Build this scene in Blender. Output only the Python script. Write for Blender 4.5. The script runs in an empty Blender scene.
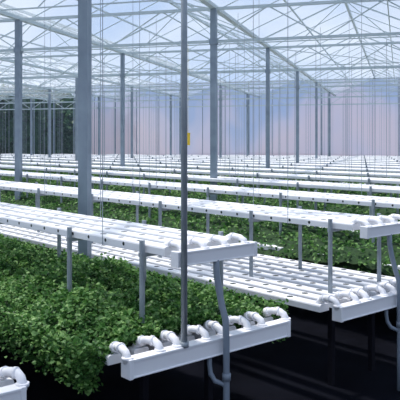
import bpy, math, random
import numpy as np
from mathutils import Vector, Matrix
random.seed(4); rng=np.random.default_rng(7)
S=bpy.context.scene
S.view_settings.view_transform='Standard'
S.view_settings.look='None'

# ---------------------------------------------------------------- materials
def mat(name,col,rough=.5,metal=0,spec=.5,noise=None,bump=None):
    m=bpy.data.materials.new(name); m.use_nodes=True
    nt=m.node_tree; b=nt.nodes['Principled BSDF']
    b.inputs['Base Color'].default_value=(*col,1); b.inputs['Roughness'].default_value=rough
    b.inputs['Metallic'].default_value=metal
    b.inputs['Specular IOR Level'].default_value=spec
    tc=nt.nodes.new('ShaderNodeTexCoord')
    if noise:
        sc,c2,lo,hi=noise
        n=nt.nodes.new('ShaderNodeTexNoise'); n.inputs['Scale'].default_value=sc; n.inputs['Detail'].default_value=4
        nt.links.new(tc.outputs['Object'],n.inputs['Vector'])
        r=nt.nodes.new('ShaderNodeValToRGB'); r.color_ramp.elements[0].position=lo; r.color_ramp.elements[1].position=hi
        r.color_ramp.elements[0].color=(*col,1); r.color_ramp.elements[1].color=(*c2,1)
        nt.links.new(n.outputs['Fac'],r.inputs['Fac']); nt.links.new(r.outputs['Color'],b.inputs['Base Color'])
    if bump:
        n=nt.nodes.new('ShaderNodeTexNoise'); n.inputs['Scale'].default_value=bump[0]
        nt.links.new(tc.outputs['Object'],n.inputs['Vector'])
        bp=nt.nodes.new('ShaderNodeBump'); bp.inputs['Strength'].default_value=bump[1]; bp.inputs['Distance'].default_value=.01
        nt.links.new(n.outputs['Fac'],bp.inputs['Height']); nt.links.new(bp.outputs['Normal'],b.inputs['Normal'])
    return m
M_pvc=mat('white_pvc',(.89,.89,.92),.6,spec=.25,noise=(3,(.83,.83,.87),.4,.75))
M_pvc2=mat('white_pvc_fitting',(.92,.91,.94),.45,spec=.35)
M_hole=mat('net_cup_dark',(.02,.03,.03),.9)
M_steel=mat('galvanised_steel',(.36,.40,.44),.5,.2,noise=(9,(.26,.30,.34),.4,.7))
M_post=mat('galvanised_post',(.30,.36,.42),.55,.15,noise=(5,(.22,.27,.33),.35,.75))
M_roof=mat('roof_aluminium',(.56,.64,.66),.5,.0)
M_hose=mat('grey_hose',(.22,.26,.32),.4)
M_black=mat('underbench_shade_steel',(.01,.01,.015),.7,spec=.1)  # shade under the benches is put into this near-black frame colour
M_wire=mat('steel_wire',(.34,.38,.43),.5,.2)
M_floor=mat('black_weed_fabric',(.003,.0035,.007),.95,spec=.06,noise=(2,(.006,.007,.013),.4,.7),bump=(300,.4))
M_underleaf=mat('leaf_underlayer',(.014,.042,.012),.95,noise=(30,(.024,.065,.016),.4,.6))  # dark green filler mound beneath the leaves
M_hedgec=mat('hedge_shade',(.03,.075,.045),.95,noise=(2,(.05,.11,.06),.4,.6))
M_yellow=mat('yellow_card',(.9,.6,.03),.5)

def leafmat(name,c1,c2,c3):
    m=bpy.data.materials.new(name); m.use_nodes=True; nt=m.node_tree; b=nt.nodes['Principled BSDF']; out=nt.nodes['Material Output']
    g=nt.nodes.new('ShaderNodeNewGeometry'); r=nt.nodes.new('ShaderNodeValToRGB')
    tc=nt.nodes.new('ShaderNodeTexCoord'); n=nt.nodes.new('ShaderNodeTexNoise'); n.inputs['Scale'].default_value=7; n.inputs['Detail'].default_value=3
    nt.links.new(tc.outputs['Object'],n.inputs['Vector'])
    ma=nt.nodes.new('ShaderNodeMath'); ma.operation='MULTIPLY_ADD'; ma.inputs[1].default_value=1.3; ma.inputs[2].default_value=-.62
    nt.links.new(n.outputs['Fac'],ma.inputs[0])
    ad=nt.nodes.new('ShaderNodeMath'); ad.operation='ADD'; nt.links.new(ma.outputs[0],ad.inputs[0]); nt.links.new(g.outputs['Random Per Island'],ad.inputs[1])
    e=r.color_ramp.elements; e[0].color=(*c1,1); e[1].color=(*c3,1); x=e.new(.55); x.color=(*c2,1)
    nt.links.new(ad.outputs[0],r.inputs['Fac'])
    nt.links.new(r.outputs['Color'],b.inputs['Base Color']); b.inputs['Roughness'].default_value=.5
    b.inputs['Specular IOR Level'].default_value=.35
    t=nt.nodes.new('ShaderNodeBsdfTranslucent'); nt.links.new(r.outputs['Color'],t.inputs['Color'])
    mx=nt.nodes.new('ShaderNodeMixShader'); mx.inputs[0].default_value=.35
    nt.links.new(b.outputs[0],mx.inputs[1]); nt.links.new(t.outputs[0],mx.inputs[2]); nt.links.new(mx.outputs[0],out.inputs['Surface'])
    return m
M_leaf=leafmat('watercress_leaf',(.032,.11,.025),(.10,.25,.055),(.30,.50,.17))
M_hedge=leafmat('hedge_leaf',(.03,.08,.045),(.05,.12,.06),(.09,.19,.09))

def glaze(name,transp,col,panel=None):
    m=bpy.data.materials.new(name); m.use_nodes=True; nt=m.node_tree; nt.nodes.clear()
    out=nt.nodes.new('ShaderNodeOutputMaterial')
    tr=nt.nodes.new('ShaderNodeBsdfTransparent'); tl=nt.nodes.new('ShaderNodeBsdfTranslucent'); df=nt.nodes.new('ShaderNodeBsdfDiffuse')
    m1=nt.nodes.new('ShaderNodeMixShader'); m1.inputs[0].default_value=.2
    m2=nt.nodes.new('ShaderNodeMixShader'); m2.inputs[0].default_value=1-transp
    nt.links.new(tl.outputs[0],m1.inputs[1]); nt.links.new(df.outputs[0],m1.inputs[2])
    nt.links.new(tr.outputs[0],m2.inputs[1]); nt.links.new(m1.outputs[0],m2.inputs[2]); nt.links.new(m2.outputs[0],out.inputs[0])
    tl.inputs[0].default_value=(*col,1); df.inputs[0].default_value=(*col,1)
    if panel:
        tc=nt.nodes.new('ShaderNodeTexCoord'); mp=nt.nodes.new('ShaderNodeMapping'); mp.inputs['Scale'].default_value=(.32,.32,.22)
        n=nt.nodes.new('ShaderNodeTexNoise'); n.inputs['Scale'].default_value=1.0; n.inputs['Detail'].default_value=3
        sp=nt.nodes.new('ShaderNodeSeparateXYZ'); nt.links.new(tc.outputs['Object'],sp.inputs[0])
        ma=nt.nodes.new('ShaderNodeMath'); ma.operation='MULTIPLY_ADD'; ma.inputs[1].default_value=-.10; ma.inputs[2].default_value=.27
        nt.links.new(sp.outputs['Z'],ma.inputs[0])
        ad=nt.nodes.new('ShaderNodeMath'); ad.operation='ADD'; nt.links.new(ma.outputs[0],ad.inputs[0]); nt.links.new(n.outputs['Fac'],ad.inputs[1])
        r=nt.nodes.new('ShaderNodeValToRGB'); e=r.color_ramp.elements
        e[0].position=.36; e[0].color=(.56,.68,.93,1); e[1].position=.68; e[1].color=(.98,.83,.90,1)
        x=e.new(.5); x.color=(.84,.80,.95,1)
        nt.links.new(tc.outputs['Object'],mp.inputs[0]); nt.links.new(mp.outputs[0],n.inputs['Vector']); nt.links.new(ad.outputs[0],r.inputs['Fac'])
        nt.links.new(r.outputs[0],tl.inputs[0]); nt.links.new(r.outputs[0],df.inputs[0])
    return m
M_glroof=glaze('roof_glazing',.84,(.86,.91,.97))
M_glwall=glaze('polycarbonate_wall',.12,(.7,.72,.85),True)
M_glclear=glaze('clear_glazing',.93,(.6,.72,.9))

# ---------------------------------------------------------------- mesh builder
class MB:
    def __init__(s): s.v=[]; s.f=[]
    def box(s,x0,x1,y0,y1,z0,z1):
        n=len(s.v); s.v+=[(x0,y0,z0),(x1,y0,z0),(x1,y1,z0),(x0,y1,z0),(x0,y0,z1),(x1,y0,z1),(x1,y1,z1),(x0,y1,z1)]
        s.f+=[tuple(n+i for i in q) for q in ((0,3,2,1),(4,5,6,7),(0,1,5,4),(1,2,6,5),(2,3,7,6),(3,0,4,7))]
    def sweep(s,pts,r,n=10,cap=True):
        pts=[Vector(p) for p in pts]; k=len(pts); base=len(s.v); up=None
        rs=r if isinstance(r,(list,tuple)) else [r]*k
        for i,p in enumerate(pts):
            t=(pts[min(i+1,k-1)]-pts[max(i-1,0)]).normalized()
            if up is None:
                a=Vector((0,0,1)) if abs(t.z)<.9 else Vector((1,0,0)); up=(a-t*a.dot(t)).normalized()
            else: up=(up-t*up.dot(t)).normalized()
            w=t.cross(up)
            for j in range(n):
                q=p+(up*math.cos(2*math.pi*j/n+math.pi/n)+w*math.sin(2*math.pi*j/n+math.pi/n))*rs[i]; s.v.append(tuple(q))
        for i in range(k-1):
            for j in range(n):
                a=base+i*n+j; b=base+i*n+(j+1)%n; s.f.append((a,b,b+n,a+n))
        if cap: s.f.append(tuple(base+j for j in range(n))[::-1]); s.f.append(tuple(base+(k-1)*n+j for j in range(n)))
    def prof(s,x0,x1,yc,z0,w,h):
        c=.012; P=[(-w/2,0),(w/2,0),(w/2,h-c),(w/2-c*.3,h-c*.3),(w/2-c,h),(-w/2+c,h),(-w/2+c*.3,h-c*.3),(-w/2,h-c)]
        n=len(s.v); k=len(P)
        for x in (x0,x1): s.v+=[(x,yc+a,z0+b) for a,b in P]
        for j in range(k): a=n+j;b=n+(j+1)%k; s.f.append((a,b,b+k,a+k))
        s.f.append(tuple(n+j for j in range(k))[::-1]); s.f.append(tuple(n+k+j for j in range(k)))
    def disc(s,x,y,z,r,n=10):
        b=len(s.v); s.v+=[(x+r*math.cos(2*math.pi*j/n),y+r*math.sin(2*math.pi*j/n),z) for j in range(n)]; s.f.append(tuple(range(b,b+n)))
    def obj(s,name,m,parent=None,smooth=False,bevel=0):
        me=bpy.data.meshes.new(name); me.from_pydata(s.v,[],s.f); me.materials.append(m)
        if smooth:
            for p in me.polygons: p.use_smooth=len(p.vertices)==4
        o=bpy.data.objects.new(name,me); S.collection.objects.link(o)
        if parent: o.parent=parent
        if bevel: b=o.modifiers.new('bevel','BEVEL'); b.width=bevel; b.segments=2
        return o
def empty(name):
    o=bpy.data.objects.new(name,None); S.collection.objects.link(o); return o
def leaves(name,P,size,m,parent=None,up=.9):
    N=len(P); sz=size*rng.uniform(.6,1.25,N)[:,None]
    nrm=rng.normal(size=(N,3))*.55; nrm[:,2]+=up; nrm/=np.linalg.norm(nrm,axis=1)[:,None]
    d=rng.normal(size=(N,3)); d-=nrm*(d*nrm).sum(1)[:,None]; d/=np.linalg.norm(d,axis=1)[:,None]
    s=np.cross(nrm,d); 
    k=[P-d*sz*.5, P-d*sz*.15+s*sz*.45+nrm*sz*.15, P+d*sz*.3+s*sz*.38+nrm*sz*.1, P+d*sz*.55-nrm*sz*.05, P+d*sz*.3-s*sz*.38+nrm*sz*.1, P-d*sz*.15-s*sz*.45+nrm*sz*.15]
    V=np.stack(k,1).reshape(-1,3)
    b=(np.arange(N)*6)[:,None]
    F=np.stack([b+np.array([[0,1,2,3]]),b+np.array([[0,3,4,5]])],1).reshape(-1,4)
    me=bpy.data.meshes.new(name); me.vertices.add(len(V)); me.vertices.foreach_set('co',V.astype(np.float32).ravel())
    me.loops.add(F.size); me.loops.foreach_set('vertex_index',F.astype(np.int32).ravel())
    me.polygons.add(len(F)); me.polygons.foreach_set('loop_start',np.arange(0,F.size,4,dtype=np.int32)); me.polygons.foreach_set('loop_total',np.full(len(F),4,dtype=np.int32))
    me.update(); me.validate(); me.materials.append(m)
    o=bpy.data.objects.new(name,me); S.collection.objects.link(o)
    if parent: o.parent=parent
    return o

# ---------------------------------------------------------------- frames
C=Vector((2.90,-2.60)); F=Vector((-.758,.652)); R=Vector((.652,.758))
al=math.atan(200/685.)
Vv=F*math.cos(al)+R*math.sin(al); Uu=R*math.cos(al)-F*math.sin(al)
def G(a,b,z=0): p=C+Uu*a+Vv*b; return (p.x,p.y,z)
def toG(x,y): q=Vector((x,y))-C; return q.dot(Uu),q.dot(Vv)
BW=33.6; B0=-4.5
As=[-3+3.7*k for k in range(-7,6)]; Bs=[6.2-4.9*2+4.9*k for k in range(0,9)]

# ---------------------------------------------------------------- benches
PITCH=1.72
def xmin(y):
    x=-0.5
    while x>-45:
        a,b=toG(x,y)
        if b>BW-.6 or a<As[0]+.8: break
        x-=.1
    return x
def hgt(x,y,ph):
    return .018*np.sin(x*7.3+ph)+.018*np.sin(y*11+x*3.1+ph*2)+.022*np.cos(x*2*np.pi/.19+ph+1.5*np.sin(y*5))*np.cos(y*2*np.pi/.165+np.sin(x*3))+.016*np.sin(x*2.3-y*4+ph)
green_rows={1:(100000,.026),3:(26000,.038),4:(24000,.042),5:(14000,.055),6:(9000,.07),7:(9000,.07),9:(6000,.09),10:(6000,.09),11:(6000,.1),13:(5000,.1),14:(5000,.1)}
UX=-.03
for r in range(0,17):
    Y=(r-1)*PITCH - (.06 if r==0 else 0)
    xa=xmin(Y)
    if xa>-1.2: continue
    if r==0: xa=max(xa,-9)
    B=empty('hydroponic_bench')
    low=MB(); ys=[Y-.5775+.165*i for i in range(8)]
    for y in ys: low.prof(xa,-.13,y,.635,.098,.05)
    low.obj('lower_channels',M_pvc,B)
    YU=Y+.045
    upc=MB(); yu=[YU-.24+.16*i for i in range(4)]
    for y in yu: upc.prof(xa,UX-.115,y,1.165,.098,.05)
    upc.obj('upper_channels',M_pvc,B)
    if r<=8:
        h=MB(); st=.2 if r<=4 else .3
        for i in range(int(-xa/st)-1):
            x=-.45-i*st
            if x<xa: break
            if r in (0,2,8):
                for y in ys: h.disc(x,y,.6855,.026,8)
            for y in yu: h.disc(x,y,1.2155,.022,8)
            if r in(1,2,3):
                n=len(h.v); yy=yu[0]-.0495; q=.012
                h.v+=[(x+.1+q*math.cos(k*math.pi/4),yy,1.19+q*math.sin(k*math.pi/4)) for k in range(8)]; h.f.append(tuple(range(n,n+8)))
        h.obj('net_cup_holes',M_hole,B)
    if r<=4:
        m=MB(); W=.595
        m.box(-.035,.03,Y-W,Y+W,.600,.685); m.box(-.04,.036,Y-W,Y+W,.681,.695); m.box(-.04,.036,Y-W,Y+W,.598,.606)
        for e in(-1,1): m.box(-.043,.039,Y+e*W-.012,Y+e*W+.012,.595,.698)
        m.obj('lower_manifold',M_pvc2,B,bevel=.003)
        m=MB(); W=.295
        m.box(UX-.03,UX+.024,YU-W,YU+W,1.125,1.195); m.box(UX-.034,UX+.028,YU-W,YU+W,1.19,1.202); m.box(UX-.034,UX+.028,YU-W,YU+W,1.123,1.131)
        for e in(-1,1): m.box(UX-.037,UX+.030,YU+e*W-.012,YU+e*W+.012,1.12,1.205)
        m.obj('upper_manifold',M_pvc2,B,bevel=.003)
        el=MB()
        for i,y in enumerate(ys):
            dy=(.03 if i%2 else -.015)
            a=[(-.20,y,.665),(-.17,y,.70),(-.14,y,.722),(-.10,y+dy*.4,.734),(-.055,y+dy,.734),(-.022,y+dy,.722),(-.006,y+dy,.70),(-.004,y+dy,.672)]
            el.sweep(a,.022,12)
            el.sweep([(-.004,y+dy,.688),(-.004,y+dy,.704)],.031,12); el.sweep([(-.15,y,.716),(-.125,y+dy*.2,.727)],.029,12); el.sweep([(-.075,y+dy*.7,.734),(-.06,y+dy,.734)],.028,12)
        for i,y in enumerate(yu):
            a=[(UX-.19,y,1.195),(UX-.165,y,1.213),(UX-.135,y,1.226),(UX-.09,y,1.231),(UX-.05,y,1.228),(UX-.018,y,1.215),(UX-.006,y,1.19)]
            el.sweep(a,.019,12); el.sweep([(UX-.006,y,1.197),(UX-.006,y,1.210)],.025,12); el.sweep([(UX-.13,y,1.226),(UX-.105,y,1.23)],.024,12)
        el.obj('pipe_elbows',M_pvc2,B,smooth=True)
        d=MB(); yc=Y+.035
        d.sweep([(UX+.01,yc,1.13),(UX+.012,yc,1.06),(UX+.03,yc,.97),(.03,yc,.87),(.058,yc,.80),(.064,yc,.7),(.066,yc,.25),(.066,yc,.0)],.019,10)
        d.sweep([(.066,yc,.50),(.066,yc,.46)],.025,10)
        d.sweep([(0,yc-.07,.60),(0,yc-.07,.55),(.01,yc-.07,.50),(.03,yc-.055,.46),(.052,yc-.015,.44),(.066,yc,.42)],.014,10)
        d.obj('drain_pipe',M_hose,B,smooth=True)
    lg=MB(); bl=MB(); n=0; x=-.33
    while x>xa+.2 and n<26:
        for yy in ((YU-.309,YU+.309)):
            lg.sweep([(x,yy,.62),(x,yy,1.235)],.017 if r<5 else .02,8)
        lg.box(x-.015,x+.015,YU-.325,YU+.325,1.14,1.165)
        if n%2==0:
            bl.box(x-.02,x+.02,Y-.60,Y+.60,.597,.635)
            for yy in (Y-.25,Y+.25): bl.box(x-.02,x+.02,yy-.02,yy+.02,0,.6)
        x-=(.83 if n==0 else 1.25); n+=1
    lg.obj('support_legs',M_steel,B,smooth=False); bl.obj('base_frame',M_black,B)
    w=MB(); x=-.75; i=0
    while x>xa+.2:
        yy=YU+(.31 if i%2 else -.31)
        w.sweep([(x,yy,1.16),(x,yy,3.55)],.0025 if r<5 else .004,4,cap=False); x-=1.0; i+=1
    w.obj('suspension_wires',M_wire,B)
    if r in green_rows:
        N,sz=green_rows[r]; x0=max(xa+.1,-34); x1=-.20
        if r==1: x0=max(xa,-13)
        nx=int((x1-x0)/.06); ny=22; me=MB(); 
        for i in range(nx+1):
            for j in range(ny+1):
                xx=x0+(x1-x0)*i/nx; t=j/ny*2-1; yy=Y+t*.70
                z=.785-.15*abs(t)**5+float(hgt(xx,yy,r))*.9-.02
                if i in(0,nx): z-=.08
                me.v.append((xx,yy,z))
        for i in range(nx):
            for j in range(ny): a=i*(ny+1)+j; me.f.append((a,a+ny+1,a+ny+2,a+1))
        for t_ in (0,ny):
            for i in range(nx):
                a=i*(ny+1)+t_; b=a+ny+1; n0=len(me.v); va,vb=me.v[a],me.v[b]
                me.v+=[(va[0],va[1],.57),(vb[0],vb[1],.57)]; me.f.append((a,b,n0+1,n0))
        me.obj('crop_canopy',M_underleaf,B,smooth=True)
        if r==1:
            u=rng.uniform(0,1,N)**1.5; X=x1+.05-(x1-x0)*u
        else: X=rng.uniform(x0,x1+.03,N)
        t=rng.uniform(-1.04,1.04,N); Yv=Y+t*.72
        Z=.795-.15*np.abs(t)**5+hgt(X,Yv,r)*1.25+rng.normal(0,.012,N)
        Z-=.06*np.clip((X-x1+.15)/.2,0,1)
        tall=rng.random(N)<.05; Z[tall]+=rng.uniform(0,.05,tall.sum())
        side=rng.random(N)<.18
        Yv[side]=Y+np.sign(t[side])*(.72+rng.normal(0,.03,side.sum())); Z[side]=rng.uniform(.50,.76,side.sum())
        leaves('watercress_leaves',np.stack([X,Yv,Z],1),sz,M_leaf,B)
    if r==1:
        p=MB(); py=-.235; pxx=.018
        p.sweep([(pxx,py,.69),(pxx,py,3.6)],.0175,12)
        p.sweep([(pxx,py,.69),(pxx,py,.72)],.026,12)
        p.obj('hanger_pole',M_steel,B,smooth=True)

# ---------------------------------------------------------------- greenhouse structure
def gbox(mb,a0,a1,b0,b1,z0,z1):
    n=len(mb.v); mb.v+=[G(a0,b0,z0),G(a1,b0,z0),G(a1,b1,z0),G(a0,b1,z0),G(a0,b0,z1),G(a1,b0,z1),G(a1,b1,z1),G(a0,b1,z1)]
    mb.f+=[tuple(n+i for i in q) for q in ((0,3,2,1),(4,5,6,7),(0,1,5,4),(1,2,6,5),(2,3,7,6),(3,0,4,7))]
ZB,ZT,ZR=3.5,4.05,4.9
for b in Bs:
    for a in As[1:-1]:
        if b>BW-1: continue
        if b<0 and abs(a)<4: continue
        q=MB(); hw=.05 if b<12 else .042
        gbox(q,a-hw,a+hw,b-hw,b+hw,0,ZT)
        gbox(q,a-.09,a+.09,b-.09,b+.09,0,.015); gbox(q,a-hw-.015,a+hw+.015,b-hw-.012,b+hw+.012,ZB-.05,ZB+.04)
        q.obj('steel_post',M_post)
tr=empty('roof_truss')
for b in Bs:
    if b>BW: continue
    t=MB()
    gbox(t,As[0],As[-1],b-.02,b+.02,ZB-.02,ZB+.025); gbox(t,As[0],As[-1],b-.02,b+.02,ZT-.025,ZT+.025)
    a=As[0]; k=0
    while a<As[-1]-.1:
        z0,z1=(ZB,ZT) if k%2==0 else (ZT,ZB)
        t.sweep([G(a,b,z0),G(a+.925,b,z1)],.012,5); a+=.925; k+=1
    t.obj('lattice_girder',M_roof,tr)
rf=empty('roof_frame')
g=MB(); bars=MB()
for i,a in enumerate(As):
    gbox(g,a-.05,a+.05,B0,BW,ZT,ZT+.06)
    if i<len(As)-1:
        am=a+1.85
        gbox(g,am-.025,am+.025,B0,BW,ZR-.03,ZR+.03)
        for aa in (a+.925,a+2.775):
            gbox(g,aa-.012,aa+.012,B0,BW,(ZT+ZR)/2-.02,(ZT+ZR)/2+.012)
        b=B0; k=0
        while b<BW:
            rr=.011 if k%4 else .02
            bars.sweep([G(a,b,ZT+.05),G(am,b,ZR)],rr,4,cap=False); bars.sweep([G(am,b,ZR),G(a+3.7,b,ZT+.05)],rr,4,cap=False)
            if k%4==0: bars.sweep([G(a+.9,b,ZT),G(am,b,ZR)],.012,4,cap=False); bars.sweep([G(am+.95,b,ZT),G(am,b,ZR)],.012,4,cap=False); gbox(bars,a,a+3.7,b-.012,b+.012,ZT-.01,ZT+.012)
            b+=1.225; k+=1
        for b in Bs[:-1:2]:
            if b+4.9<BW: bars.sweep([G(a,b,ZT),G(a+3.7,b+4.9,ZT)],.012,4,cap=False)
g.obj('gutters_and_purlins',M_roof,rf); bars.obj('glazing_bars',M_roof,rf)
c=MB()
for i,a in enumerate(As[:-1]):
    n=len(c.v); am=a+1.85
    c.v+=[G(a,B0,ZT+.08),G(a,BW,ZT+.08),G(am,BW,ZR+.045),G(am,B0,ZR+.045),G(a+3.7,B0,ZT+.08),G(a+3.7,BW,ZT+.08)]
    c.f+=[(n,n+1,n+2,n+3),(n+3,n+2,n+5,n+4)]
c.obj('ceiling',M_glroof)

def wall(name,pts,mats):
    me=bpy.data.meshes.new(name); v=[];f=[];mi=[]
    for (p0,p1,z0,z1,k) in pts:
        n=len(v); v+=[(p0[0],p0[1],z0),(p1[0],p1[1],z0),(p1[0],p1[1],z1),(p0[0],p0[1],z1)]; f.append((n,n+1,n+2,n+3)); mi.append(k)
    me.from_pydata(v,[],f)
    for m in mats: me.materials.append(m)
    for p,k in zip(me.polygons,mi): p.material_index=k
    o=bpy.data.objects.new(name,me); S.collection.objects.link(o); return o
A0,A1=As[0],As[-1]; split=-16.3
wall('wall_back',[(G(A0,BW),G(split,BW),0,ZR,1),(G(split,BW),G(A1,BW),0,ZR,0)],[M_glwall,M_glclear])
wall('wall_left',[(G(A0,B0),G(A0,BW),0,ZT,1)],[M_glwall,M_glclear])
wall('wall_right',[(G(A1,B0),G(A1,BW),0,ZT,0)],[M_glwall,M_glclear])
wm=MB(); a=A0
k=0
while a<A1:
    w_=.06 if k%3==0 else .018
    gbox(wm,a-w_/2,a+w_/2,BW-.08,BW-.02,0,ZR); a+=.925*1.3; k+=1
for z in (.9,ZR-.05): gbox(wm,A0,A1,BW-.10,BW-.03,z-.03,z+.03)
wm.obj('trim_1',M_post)
fl=MB(); fl.v=[(-90,-60,0),(60,-60,0),(60,90,0),(-90,90,0)]; fl.f=[(0,1,2,3)]; fl.obj('floor',M_floor)

H=empty('hedge_row'); P=[]; hb=MB()
for i in range(22):
    a=-43+i*1.2; rad=1.9+random.random()*.6; hh=(4.9+random.random()*.6)*(1 if a<-21 else .72)
    b=BW+5+random.random()*1.5
    n=1500
    d=rng.normal(size=(n,3)); d/=np.linalg.norm(d,axis=1)[:,None]; d[:,2]=np.abs(d[:,2])*1
    rr=rng.uniform(.85,1.08,n)[:,None]
    for q in range(n):
        P.append(G(a+d[q,0]*rad*rr[q,0],b+d[q,1]*rad*rr[q,0],max(.1,hh*.45+(rng.uniform(-1,1) if d[q,2]<.35 else d[q,2])*hh*.55*rr[q,0])))
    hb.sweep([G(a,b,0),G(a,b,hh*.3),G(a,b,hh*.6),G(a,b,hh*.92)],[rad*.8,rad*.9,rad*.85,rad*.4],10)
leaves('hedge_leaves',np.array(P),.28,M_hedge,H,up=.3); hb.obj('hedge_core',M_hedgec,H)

def px(xp,yp,d):
    q=C+F*d+R*((xp-200)/685*d); return (q.x,q.y,1.8-(yp-143)/685*d)
x,y,z=px(188,139,14.5)
t=MB(); t.box(x-.055,x+.055,y-.012,y+.012,z-.13,z+.12); t.box(x-.06,x+.06,y-.015,y+.015,z+.11,z+.13); t.sweep([(x,y,z+.12),(x,y,3.95)],.003,5); t.obj('yellow_sticky_trap',M_yellow)

# ---------------------------------------------------------------- light
w=bpy.data.worlds.new('sky'); S.world=w; w.use_nodes=True; nt=w.node_tree; bg=nt.nodes['Background']
tc=nt.nodes.new('ShaderNodeTexCoord'); n=nt.nodes.new('ShaderNodeTexNoise'); n.inputs['Scale'].default_value=3; n.inputs['Detail'].default_value=5
mp=nt.nodes.new('ShaderNodeMapping'); mp.inputs['Scale'].default_value=(1,1,2.5)
r=nt.nodes.new('ShaderNodeValToRGB'); r.color_ramp.elements[0].position=.38; r.color_ramp.elements[1].position=.68
r.color_ramp.elements[0].color=(.35,.50,.77,1); r.color_ramp.elements[1].color=(.72,.80,.92,1)
nt.links.new(tc.outputs['Generated'],mp.inputs[0]); nt.links.new(mp.outputs[0],n.inputs['Vector']); nt.links.new(n.outputs['Fac'],r.inputs['Fac']); nt.links.new(r.outputs[0],bg.inputs['Color'])
bg.inputs['Strength'].default_value=1.06
sl=bpy.data.lights.new('sun','SUN'); sl.energy=4.1; sl.angle=math.radians(4); sl.color=(1,.95,.88)
so=bpy.data.objects.new('sun',sl); S.collection.objects.link(so)
dirv=Vector((F.x*.3-R.x*.35,F.y*.3-R.y*.35,1.05))
so.rotation_euler=dirv.to_track_quat('Z','Y').to_euler(); so.location=(0,0,20)

cam=bpy.data.cameras.new('camera'); co=bpy.data.objects.new('camera',cam); S.collection.objects.link(co)
co.location=(C.x,C.y,1.8); co.rotation_euler=(math.pi/2,0,math.atan2(.758,.652))
cam.sensor_width=36; cam.lens=685/400*36; cam.shift_y=-57/400; cam.clip_end=300
S.camera=co
